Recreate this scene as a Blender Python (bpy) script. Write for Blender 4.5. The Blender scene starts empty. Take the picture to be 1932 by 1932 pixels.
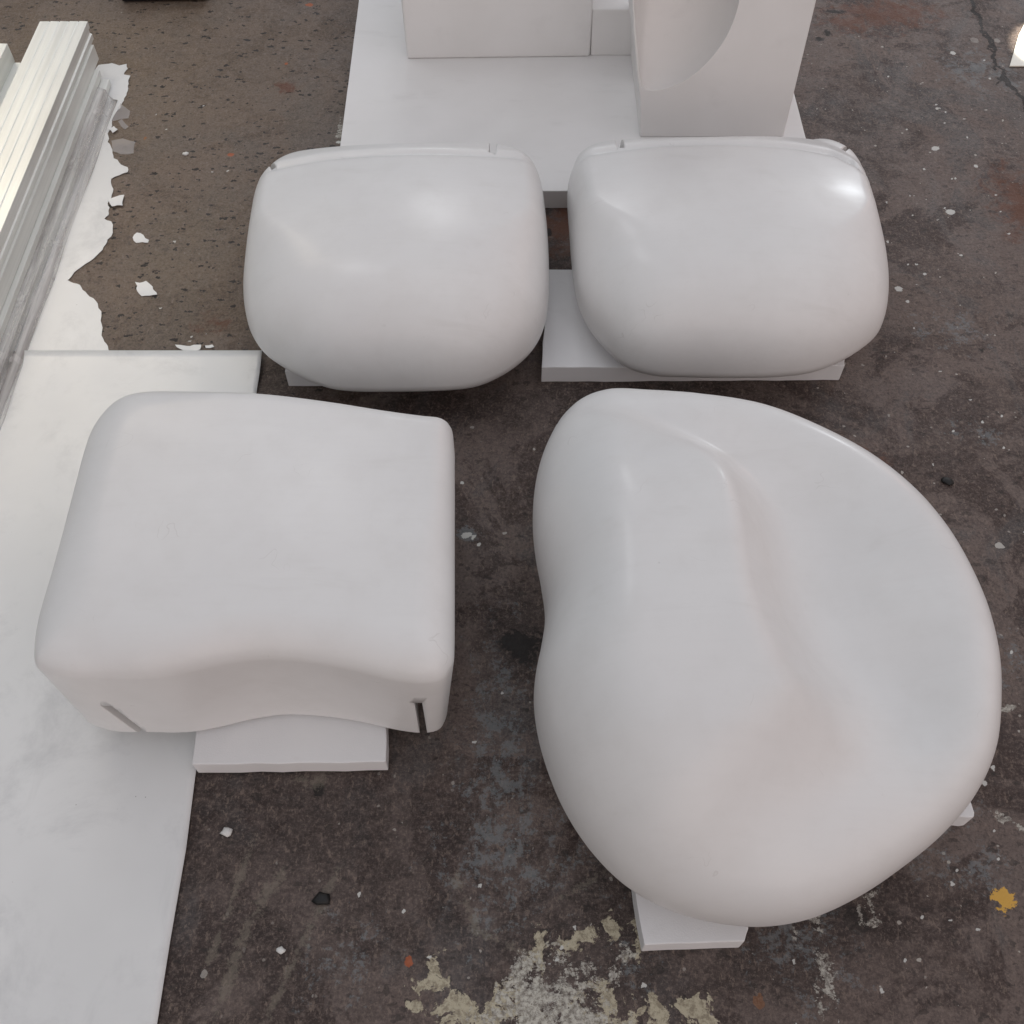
import bpy, bmesh, math, random
import numpy as np
from mathutils import Vector
random.seed(7); np.random.seed(7)
S = bpy.context.scene
COL = S.collection

# ---------------------------------------------------------------- camera
F, H, P = 1932.0, 1.5, math.radians(34)
cam = bpy.data.cameras.new('camera'); cam_o = bpy.data.objects.new('camera', cam); COL.objects.link(cam_o)
cam.sensor_width = 36; cam.sensor_height = 36; cam.sensor_fit = 'HORIZONTAL'
cam.lens = 36 * F / 1932; cam.clip_end = 200; cam.clip_start = 0.05
cam_o.location = (0, 0, H); cam_o.rotation_euler = (P, 0, 0)
S.camera = cam_o

# ---------------------------------------------------------------- world, lamps, exposure
W = bpy.data.worlds.new('World'); S.world = W; W.use_nodes = True
bg = W.node_tree.nodes['Background']
# the room around: cool daylight ahead and overhead, warm walls behind and to the right, darker to the left
wt = W.node_tree
def wn(t, **k):
    n = wt.nodes.new(t)
    for a_, b_ in k.items(): setattr(n, a_, b_)
    return n
wc = wn('ShaderNodeTexCoord'); wx = wn('ShaderNodeSeparateXYZ'); wt.links.new(wc.outputs['Generated'], wx.inputs[0])
def wmap(sock, lo, hi):
    m = wn('ShaderNodeMapRange', interpolation_type='SMOOTHSTEP'); m.inputs['From Min'].default_value = lo; m.inputs['From Max'].default_value = hi
    wt.links.new(sock, m.inputs['Value']); return m.outputs[0]
def wmix(f, a_, b_):
    m = wn('ShaderNodeMix', data_type='RGBA'); wt.links.new(f, m.inputs[0])
    for i, c in ((6, a_), (7, b_)):
        if isinstance(c, tuple): m.inputs[i].default_value = (*c, 1)
        else: wt.links.new(c, m.inputs[i])
    return m.outputs[2]
wc1 = wmix(wmap(wx.outputs[1], -.75, .35), (1.95, 1.70, 1.62), (.88, .90, .95))     # behind the camera -> ahead
wc2 = wmix(wmap(wx.outputs[0], -.9, .1), (.40, .42, .42), wc1)                   # darker on the left
wc3 = wmix(wmap(wx.outputs[0], .3, .95), wc2, (1.0, .80, .74))                  # warm wall on the right
wc4 = wmix(wmap(wx.outputs[2], .35, .95), wc3, (.93, .95, 1.02))                 # ceiling
wt.links.new(wc4, bg.inputs[0]); bg.inputs[1].default_value = 0.66

def area(name, loc, target, sx, sy, power, color, spread=180):
    l = bpy.data.lights.new(name, 'AREA'); l.shape = 'RECTANGLE'; l.size = sx; l.size_y = sy
    l.energy = power; l.color = color; l.spread = math.radians(spread)
    o = bpy.data.objects.new(name, l); COL.objects.link(o); o.location = loc
    o.rotation_euler = (Vector(target) - Vector(loc)).to_track_quat('-Z', 'Y').to_euler()
    return o
area('skylight', (0.1, 1.6, 3.4), (0.1, 1.1, 0), 3.6, 3.0, 4, (0.90, 0.94, 1.0))
area('ceiling_lamp', (-0.98, 2.80, 2.9), (-0.3, 1.2, 0.2), 0.60, 0.6, 5.0, (0.97, 0.98, 1.0))
area('ceiling_lamp_far', (-0.22, 5.0, 2.9), (-0.1, 1.6, 0.2), 0.5, 0.7, 10, (0.95, 0.98, 1.0))
area('window_beyond', (2.75, 5.3, 1.65), (0.6, 1.7, 0.2), 0.30, 0.30, 14, (0.90, 0.96, 1.0))
area('warm_lamp_beyond', (3.7, 4.9, 1.5), (0.7, 1.7, 0.2), 0.12, 0.7, 3.5, (1.0, 0.50, 0.34))
area('side_window', (-2.1, 3.1, 2.1), (-1.42, 1.65, 0), 1.2, 1.2, 2.0, (1.0, 0.88, 0.68), 40)

S.view_settings.view_transform = 'Standard'; S.view_settings.look = 'None'
S.view_settings.gamma = 1; S.view_settings.use_curve_mapping = False
S.view_settings.exposure = -0.07
S.render.engine = 'CYCLES'; S.cycles.max_bounces = 8; S.cycles.diffuse_bounces = 5

# ---------------------------------------------------------------- helpers
def at(px, py, z=0.0):
    x = (px - 966) / F; y = -(py - 966) / F
    d = (x, y * math.cos(P) + math.sin(P), y * math.sin(P) - math.cos(P))
    t = (z - H) / d[2]
    return (d[0] * t, d[1] * t, z)
def at_plane_y(px, py, yy):
    x = (px - 966) / F; y = -(py - 966) / F
    d = (x, y * math.cos(P) + math.sin(P), y * math.sin(P) - math.cos(P))
    t = yy / d[1]
    return (d[0] * t, yy, H + d[2] * t)
def proj(X):
    X = np.asarray(X, float); x = X[..., 0]; y = X[..., 1]; z = X[..., 2] - H
    cy = y * math.cos(P) + z * math.sin(P); cz = -(-y * math.sin(P) + z * math.cos(P))
    return np.stack([966 + F * x / cz, 966 - F * cy / cz], -1)

def tag(o, label=None, cat=None, group=None, kind=None):
    if label: o['label'] = label
    if cat: o['category'] = cat
    if group: o['group'] = group
    if kind: o['kind'] = kind
    return o
def link_mesh(name, verts, faces, mat, parent=None, smooth=True, origin=None):
    me = bpy.data.meshes.new(name)
    V = np.array(verts, float)
    if origin is None and parent is None:
        origin = ((V[:, 0].min() + V[:, 0].max()) / 2, (V[:, 1].min() + V[:, 1].max()) / 2, V[:, 2].min())
    if origin is None: origin = (0, 0, 0)
    V = V - np.array(origin)
    me.from_pydata([tuple(v) for v in V], [], [tuple(int(i) for i in f) for f in faces]); me.update()
    if mat: me.materials.append(mat)
    if smooth: me.polygons.foreach_set('use_smooth', [True] * len(me.polygons))
    o = bpy.data.objects.new(name, me); COL.objects.link(o); o.location = origin
    if parent: o.parent = parent
    return o
def bevel_mesh(o, w=0.002, seg=2, angle=40):
    bm = bmesh.new(); bm.from_mesh(o.data)
    bmesh.ops.remove_doubles(bm, verts=bm.verts, dist=1e-6)
    bmesh.ops.recalc_face_normals(bm, faces=bm.faces)
    ed = [e for e in bm.edges if len(e.link_faces) == 2 and e.calc_face_angle() > math.radians(angle)]
    bmesh.ops.bevel(bm, geom=ed, offset=w, segments=seg, profile=0.6, affect='EDGES', clamp_overlap=True)
    bm.to_mesh(o.data); bm.free()
    return o
def prism(name, pts, z0, z1, mat, parent=None, bev=0.002, smooth=False, rough=0.0):
    # pts: xy outline; slightly irregular hand-cut edges when rough > 0
    if rough:
        q = []
        n = len(pts)
        for i in range(n):
            a = Vector(pts[i][:2]); b = Vector(pts[(i + 1) % n][:2]); k = max(2, int((b - a).length / 0.03))
            nrm = Vector((-(b - a).y, (b - a).x)).normalized()
            for j in range(k):
                p = a.lerp(b, j / k)
                if j: p = p + nrm * random.uniform(-rough, rough)
                q.append((p.x, p.y))
        pts = q
    n = len(pts)
    v = [(p[0], p[1], z0) for p in pts] + [(p[0], p[1], z1) for p in pts]
    f = [tuple(range(n - 1, -1, -1)), tuple(range(n, 2 * n))]
    f += [(i, (i + 1) % n, n + (i + 1) % n, n + i) for i in range(n)]
    o = link_mesh(name, v, f, mat, parent, smooth)
    if bev: bevel_mesh(o, bev)
    return o
def catmull(pts, n, closed=True):
    pts = np.array(pts, float); m = len(pts)
    out = []
    if closed: seg = m
    else:
        pts = np.vstack([2 * pts[0] - pts[1], pts, 2 * pts[-1] - pts[-2]]); seg = m - 1
    for i in range(seg):
        if closed: p0, p1, p2, p3 = (pts[(i + k - 1) % m] for k in range(4))
        else: p0, p1, p2, p3 = pts[i], pts[i + 1], pts[i + 2], pts[i + 3]
        # centripetal parametrisation
        t1 = np.linalg.norm(p1 - p0) ** .5 + 1e-9; t2 = t1 + np.linalg.norm(p2 - p1) ** .5 + 1e-9; t3 = t2 + np.linalg.norm(p3 - p2) ** .5 + 1e-9
        for j in range(n):
            t = t1 + (t2 - t1) * j / n
            A1 = p0 * (t1 - t) / t1 + p1 * t / t1
            A2 = p1 * (t2 - t) / (t2 - t1) + p2 * (t - t1) / (t2 - t1)
            A3 = p2 * (t3 - t) / (t3 - t2) + p3 * (t - t2) / (t3 - t2)
            B1 = A1 * (t2 - t) / t2 + A2 * t / t2
            B2 = A2 * (t3 - t) / (t3 - t1) + A3 * (t - t1) / (t3 - t1)
            out.append(B1 * (t2 - t) / (t2 - t1) + B2 * (t - t1) / (t2 - t1))
    if not closed: out.append(pts[-2])
    return np.array(out)
def sstep(x): x = np.clip(x, 0, 1); return x * x * (3 - 2 * x)
def seg_dist(Q, poly, closed=False):
    # unsigned distance of points Q (n,2) to polyline
    poly = np.asarray(poly, float)
    if closed: poly = np.vstack([poly, poly[:1]])
    best = np.full(len(Q), 1e9)
    for a, b in zip(poly[:-1], poly[1:]):
        ab = b - a; L = ab @ ab + 1e-12
        t = np.clip(((Q - a) @ ab) / L, 0, 1)
        best = np.minimum(best, np.linalg.norm(Q - (a + t[:, None] * ab), axis=1))
    return best
def inside(Q, poly):
    poly = np.asarray(poly, float); r = np.zeros(len(Q), bool); n = len(poly)
    for i in range(n):
        x1, y1 = poly[i]; x2, y2 = poly[(i + 1) % n]
        c = ((y1 > Q[:, 1]) != (y2 > Q[:, 1]))
        xi = (x2 - x1) * (Q[:, 1] - y1) / (y2 - y1 + 1e-15) + x1
        r ^= c & (Q[:, 0] < xi)
    return r

# ---------------------------------------------------------------- materials
class NT:
    def __init__(s, name):
        s.m = bpy.data.materials.new(name); s.m.use_nodes = True; s.t = s.m.node_tree
        s.b = s.t.nodes['Principled BSDF']
        s.co = s.t.nodes.new('ShaderNodeTexCoord').outputs['Object']
    def n(s, typ, ins=None, **kw):
        nd = s.t.nodes.new(typ)
        for k, v in kw.items(): setattr(nd, k, v)
        for k, v in (ins or {}).items(): s.put(nd.inputs[k], v)
        return nd
    def put(s, sock, v):
        if isinstance(v, bpy.types.NodeSocket): s.t.links.new(v, sock)
        else:
            if sock.type == 'RGBA' and len(v) == 3: v = (*v, 1)
            sock.default_value = v
    def noise(s, scale, detail=4, rough=0.55, co=None, dist=0.0, out='Fac'):
        return s.n('ShaderNodeTexNoise', {'Vector': co or s.co, 'Scale': scale, 'Detail': detail, 'Roughness': rough, 'Distortion': dist}).outputs[out]
    def vor(s, scale, co=None, out='Distance', rnd=1.0):
        return s.n('ShaderNodeTexVoronoi', {'Vector': co or s.co, 'Scale': scale, 'Randomness': rnd}).outputs[out]
    def math(s, op, a, b=0.0, c=0.0, clamp=False):
        nd = s.t.nodes.new('ShaderNodeMath'); nd.operation = op; nd.use_clamp = clamp
        s.put(nd.inputs[0], a); s.put(nd.inputs[1], b); s.put(nd.inputs[2], c); return nd.outputs[0]
    def step(s, x, lo, hi, a=0.0, b=1.0):
        return s.n('ShaderNodeMapRange', {'Value': x, 'From Min': lo, 'From Max': hi, 'To Min': a, 'To Max': b}, interpolation_type='SMOOTHSTEP').outputs[0]
    def mix(s, f, a, b, blend='MIX'):
        nd = s.t.nodes.new('ShaderNodeMix'); nd.data_type = 'RGBA'; nd.blend_type = blend
        s.put(nd.inputs[0], f); s.put(nd.inputs[6], a); s.put(nd.inputs[7], b); return nd.outputs[2]
    def attr(s, name): return s.n('ShaderNodeAttribute', attribute_name=name).outputs['Fac']
    def stretch(s, sc, rot=(0, 0, 0)):
        return s.n('ShaderNodeMapping', {'Vector': s.co, 'Scale': sc, 'Rotation': rot}).outputs[0]
    def bump(s, h, strength=0.3, dist=0.002, nrm=None):
        ins = {'Height': h, 'Strength': strength, 'Distance': dist}
        if nrm is not None: ins['Normal'] = nrm
        return s.n('ShaderNodeBump', ins).outputs[0]
    def out(s, color=None, rough=None, normal=None, **kw):
        if color is not None: s.put(s.b.inputs['Base Color'], color)
        if rough is not None: s.put(s.b.inputs['Roughness'], rough)
        if normal is not None: s.put(s.b.inputs['Normal'], normal)
        for k, v in kw.items(): s.put(s.b.inputs[k.replace('_', ' ')], v)
        return s.m

def coated_white():
    m = NT('sanded_white_coating')
    big = m.noise(3.0, 3); mid = m.noise(14, 4); fine = m.noise(220, 3, .7)
    c = m.mix(m.step(big, .3, .7), (.72, .715, .71), (.765, .76, .752))
    c = m.mix(m.math('MULTIPLY', m.step(mid, .42, .75), .3), c, (.665, .655, .64))
    c = m.mix(m.math('MULTIPLY', m.step(m.noise(31, 6, .7), .45, .85), .16), c, (.60, .58, .56))
    # sanding streaks across the width
    st = m.noise(9, 4, .6, co=m.stretch((1, 14, 3)))
    c = m.mix(m.math('MULTIPLY', m.step(st, .48, .72), .05), c, (.60, .59, .58))
    # tiny dust specks and scratches
    v = m.vor(26); dust = m.math('MULTIPLY', m.step(v, .05, .025), m.step(m.noise(5, 2), .56, .66))
    c = m.mix(m.math('MULTIPLY', dust, .35), c, (.42, .41, .39))
    hl = m.noise(9, 3, .5, dist=.4); ln = m.math('ABSOLUTE', m.math('SUBTRACT', hl, .5))
    hair = m.math('MULTIPLY', m.step(ln, .0035, .0008), m.step(m.noise(13, 3), .60, .68))
    c = m.mix(m.math('MULTIPLY', hair, .30), c, (.50, .48, .46))
    sm = m.noise(6.5, 5, .65, co=m.stretch((.5, 2.2, 1)), dist=.3)
    c = m.mix(m.math('MULTIPLY', m.step(sm, .60, .78), .30), c, (.60, .585, .56))
    r = m.math('ADD', m.step(mid, .3, .7, .32, .42), m.step(st, .3, .8, 0, .03))
    h = m.math('ADD', m.math('MULTIPLY', m.noise(6, 2), .55), m.math('MULTIPLY', fine, .03))
    h = m.math('ADD', h, m.math('MULTIPLY', st, .015))
    sc = m.noise(30, 2, .5, co=m.stretch((1.0, 9, 1), (0, 0, 1.1)), dist=.5)
    return m.out(c, r, m.bump(h, .5, .0032), Specular_IOR_Level=.35, Coat_Weight=.20, Coat_Roughness=.19)
M_COAT = coated_white()
def foam():
    m = NT('white_foam_board')
    big = m.noise(5, 3); bead = m.vor(420)
    c = m.mix(m.step(big, .3, .7), (.72, .715, .72), (.78, .775, .775))
    c = m.mix(m.math('MULTIPLY', m.step(m.noise(30, 4), .6, .75), .15), c, (.60, .58, .57))
    h = m.math('ADD', m.math('MULTIPLY', bead, .5), m.noise(60, 3))
    return m.out(c, .62, m.bump(h, .35, .0007), Specular_IOR_Level=.25)
M_FOAM = foam()
def painted():
    m = NT('matt_white_primer')
    c = m.mix(m.step(m.noise(4, 4), .3, .7), (.75, .74, .73), (.80, .79, .785))
    c = m.mix(m.math('MULTIPLY', m.step(m.noise(9, 5, .6, co=m.stretch((1, 3, 1))), .55, .75), .2), c, (.57, .56, .55))
    return m.out(c, .5, m.bump(m.noise(25, 5), .3, .0015), Specular_IOR_Level=.3)
M_PRIM = painted()
def sheet(name='smudged_white_sheet'):
    m = NT(name)
    c = m.mix(m.step(m.noise(2.2, 4), .3, .7), (.68, .685, .68), (.76, .765, .76))
    sm = m.math('MULTIPLY', m.step(m.noise(4.5, 7, .72, dist=.3), .48, .74), .55)
    c = m.mix(sm, c, (.47, .475, .48))
    st = m.math('MULTIPLY', m.step(m.noise(12, 5, .65, co=m.stretch((1, .25, 1), (0, 0, -.5)), dist=.4), .58, .74), .22)
    c = m.mix(st, c, (.45, .45, .45))
    ln = m.math('ABSOLUTE', m.math('SUBTRACT', m.noise(3.2, 2, .5, dist=.5), .5))
    c = m.mix(m.math('MULTIPLY', m.math('MULTIPLY', m.step(ln, .003, .0006), m.step(m.noise(5, 3), .60, .66)), .12), c, (.42, .42, .42))
    v = m.vor(16); d = m.math('MULTIPLY', m.step(v, .045, .03), m.step(m.noise(6, 2), .52, .6))
    c = m.mix(m.math('MULTIPLY', d, .85), c, (.10, .09, .08))
    v2 = m.vor(60); d2 = m.math('MULTIPLY', m.step(v2, .07, .04), m.step(m.noise(11, 2), .60, .68))
    c = m.mix(m.math('MULTIPLY', d2, .6), c, (.2, .18, .16))
    r = m.step(m.noise(5.5, 6, .62, dist=.6), .3, .8, .30, .38)
    return m.out(c, r, m.bump(m.noise(5, 2), .10, .004), Specular_IOR_Level=.5)
M_SHEET = sheet()
def alu():
    m = NT('brushed_aluminium')
    st = m.noise(40, 5, .7, co=m.stretch((1, .02, 1)))
    sp = m.noise(7, 4, .6, co=m.stretch((1, .35, 1)))
    c = m.mix(m.step(st, .3, .7), (.68, .69, .66), (.82, .83, .80))
    c = m.mix(m.math('MULTIPLY', m.step(sp, .5, .75), .35), c, (.52, .51, .49))
    r = m.step(st, .3, .7, .36, .50)
    return m.out(c, r, m.bump(st, .12, .0003), Metallic=.40)
M_ALU = alu()
def film():
    m = NT('clear_plastic_film')
    m.put(m.b.inputs['Transmission Weight'], .75); m.put(m.b.inputs['IOR'], 1.25)
    return m.out((.80, .78, .80), .32, m.bump(m.noise(30, 3), .6, .002), Alpha=.34)
M_FILM = film()
def streaky_film():
    m = NT('streaky_clear_film')
    st = m.step(m.noise(55, 5, .7, co=m.stretch((1, .03, 1))), .35, .65)
    a = m.step(m.noise(40, 4, .7, co=m.stretch((1, .05, 1), (0, 0, .02))), .35, .68, .08, .62)
    a = m.math('ADD', a, m.step(m.noise(25, 4), .60, .66, 0, .2))
    return m.out(m.mix(st, (.42, .39, .37), (.80, .79, .77)), .28, m.bump(st, .4, .001), Alpha=a)
M_WRAP = streaky_film()
def simple(name, col, rough, sc=20, var=.15, spec=.4, bump=.2):
    m = NT(name)
    c = m.mix(m.step(m.noise(sc, 4), .3, .7), tuple(x * (1 - var) for x in col), col)
    return m.out(c, rough, m.bump(m.noise(sc * 4, 3), bump, .0008), Specular_IOR_Level=spec)
M_BLACK = simple('black_rubber', (.012, .012, .012), .5)
M_CREAM = simple('cream_card', (.88, .85, .76), .45)
M_CHIP = simple('white_chip', (.74, .74, .72), .5)

def floor_mat():
    m = NT('stained_concrete')
    nz = lambda *a_, **k_: m.step(m.noise(*a_, **k_), .30, .70)
    big = nz(1.7, 4, .55, dist=.3); mid = nz(9, 7, .68, dist=.6); fine = nz(60, 6, .8); grit = nz(190, 4, .85)
    patch = nz(4.2, 7, .7, dist=1.0); patch2 = nz(3.1, 7, .7, dist=.9, co=m.stretch((1.3, 1, 1), (.4, 0, 1.0)))
    c = m.mix(big, (.110, .086, .078), (.155, .130, .120))
    c = m.mix(m.math('MULTIPLY', mid, .7), c, (.175, .143, .129))
    c = m.mix(m.step(patch, .42, .68, 0, .9), c, (.050, .033, .029))
    c = m.mix(m.step(nz(2.0, 6, .7, dist=1.4), .60, .85, 0, .55), c, (.150, .120, .105))
    c = m.mix(m.step(patch2, .55, .85, 0, .55), c, (.095, .100, .104))
    tan = m.attr('tan'); dark = m.attr('dark')
    c = m.mix(m.math('MULTIPLY', tan, .75), c, m.mix(mid, (.165, .117, .072), (.225, .168, .110)))
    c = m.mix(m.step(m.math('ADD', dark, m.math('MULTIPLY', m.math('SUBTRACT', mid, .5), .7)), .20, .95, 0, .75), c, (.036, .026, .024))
    # grain: pale sand grains, dark pores
    amt = m.math('SUBTRACT', 1.0, m.math('MULTIPLY', tan, .25))
    c = m.mix(m.math('MULTIPLY', m.step(fine, .50, .95), m.math('MULTIPLY', amt, .42)), c, (.20, .165, .145))
    c = m.mix(m.math('MULTIPLY', m.step(fine, .48, .10), .35), c, (.022, .016, .015))
    c = m.mix(m.math('MULTIPLY', m.step(grit, .55, .9), m.math('MULTIPLY', amt, .42)), c, (.25, .215, .19))
    c = m.mix(m.math('MULTIPLY', m.step(grit, .42, .12), .35), c, (.016, .012, .011))
    g2 = nz(110, 5, .75, co=m.stretch((1, .5, 1), (0, 0, .5)))
    c = m.mix(m.math('MULTIPLY', m.step(g2, .76, .88), m.math('MULTIPLY', amt, .4)), c, (.30, .25, .21))
    c = m.mix(m.math('SUBTRACT', 1.0, m.math('MULTIPLY', tan, .8), clamp=True), c, (.90, .825, .795), 'MULTIPLY')
    # pits and dark aggregate
    wob = m.n('ShaderNodeVectorMath', {0: m.co, 1: m.n('ShaderNodeVectorMath', {0: m.noise(60, 2, out='Color'), 3: .012}, operation='SCALE').outputs[0]}, operation='ADD').outputs[0]
    wob2 = m.n('ShaderNodeMapping', {'Vector': wob, 'Scale': (.62, 1.15, 1), 'Rotation': (0, 0, .35)}).outputs[0]
    vb = m.n('ShaderNodeTexVoronoi', {'Vector': wob2, 'Scale': 84.0})
    sz = m.n('ShaderNodeSeparateColor', {'Color': vb.outputs['Color']}).outputs
    pit = m.math('LESS_THAN', vb.outputs['Distance'], m.math('MULTIPLY', m.math('MULTIPLY', m.math('POWER', sz[0], 4.0), m.step(m.noise(140, 3), .3, .6, .1, 1.5)), .42))
    c = m.mix(m.math('MULTIPLY', pit, m.step(m.math('ADD', tan, .35), 0, 1, .35, .95)), c, (.020, .016, .014))
    # paint speckle: pale dots of many sizes
    sp = m.attr('speckle')
    def dots(scale, power, size, col, mask, keep, c):
        v = m.n('ShaderNodeTexVoronoi', {'Vector': wob, 'Scale': scale})
        s2 = m.n('ShaderNodeSeparateColor', {'Color': v.outputs['Color']}).outputs
        d = m.math('LESS_THAN', v.outputs['Distance'], m.math('MULTIPLY', m.math('POWER', s2[1], power), size))
        d = m.math('MULTIPLY', d, m.math('GREATER_THAN', s2[2], keep))
        return m.mix(m.math('MULTIPLY', m.math('MULTIPLY', d, mask), m.math('ADD', .35, m.math('MULTIPLY', s2[0], .6))), c, col), d
    c, d1 = dots(38, 5.0, .32, (.46, .44, .40), 1.0, .62, c)
    c, d2 = dots(21, 6.0, .30, (.56, .54, .50), sp, .45, c)
    c, d3 = dots(85, 3.0, .26, (.42, .39, .35), m.math('ADD', .25, sp), .6, c)
    c, d4 = dots(13, 7.0, .20, (.30, .12, .04), .8, .86, c)
    c, d5 = dots(9, 6.0, .22, (.015, .014, .013), .9, .6, c)
    # painted and spilled marks, plus a bluish ceiling sheen put in as colour
    jag = m.math('SUBTRACT', nz(30, 6, .66, dist=.5), .5); jag2 = m.math('SUBTRACT', nz(130, 5, .8), .5)
    def mark(name, col, amp, amp2, lo, hi, mx, c):
        f = m.math('ADD', m.attr(name), m.math('ADD', m.math('MULTIPLY', jag, amp), m.math('MULTIPLY', jag2, amp2)))
        k = m.math('MULTIPLY', m.step(f, lo, hi), mx)
        k = m.math('MULTIPLY', k, m.step(m.attr(name), 0.0, .08))
        return m.mix(k, c, col), k
    c, _ = mark('rust', (.125, .045, .022), .8, .3, .08, .85, .8, c)
    c, _ = mark('blue_and_sheen', (.20, .225, .235), .9, .9, .50, .85, .5, c)
    c, _ = mark('oil', (.010, .008, .007), .6, .3, .30, .6, .9, c)
    c, _ = mark('streak', (.24, .21, .165), 1.0, .9, .50, 1.0, .38, c)
    cream = m.mix(m.step(m.noise(90, 5, .8), .40, .56), (.28, .24, .17), (.50, .45, .33))
    c, kc = mark('cream', cream, 1.35, .3, .60, .64, .95, c)
    pale = m.mix(m.step(m.noise(140, 5, .8), .38, .6), (.18, .16, .14), (.56, .54, .48))
    c, kp = mark('pale', pale, .9, .8, .50, .58, .9, c)
    c, _ = mark('yellow', (.66, .38, .07), .95, .5, .40, .48, .95, c)
    c, _ = mark('orange', (.40, .10, .035), .35, .3, .40, .5, .8, c)
    c, _ = mark('white', (.60, .60, .57), .3, .3, .42, .48, .92, c)
    ck, kk = mark('crack', (.010, .007, .006), .55, .4, .52, .66, .95, c); c = ck
    r = m.step(mid, 0, 1, .40, .62)
    r = m.math('ADD', r, m.math('MULTIPLY', jag2, .22))
    h = m.math('ADD', m.math('MULTIPLY', fine, 1.0), m.math('MULTIPLY', grit, .5))
    h = m.math('SUBTRACT', h, m.math('MULTIPLY', pit, .7))
    h = m.math('ADD', h, m.math('MULTIPLY', m.math('ADD', d1, m.math('ADD', kc, kp)), .6))
    h = m.math('SUBTRACT', h, m.math('MULTIPLY', kk, 2.5))
    return m.out(c, r, m.bump(h, .5, .0014), Specular_IOR_Level=.38)
M_FLOOR = floor_mat()

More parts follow.
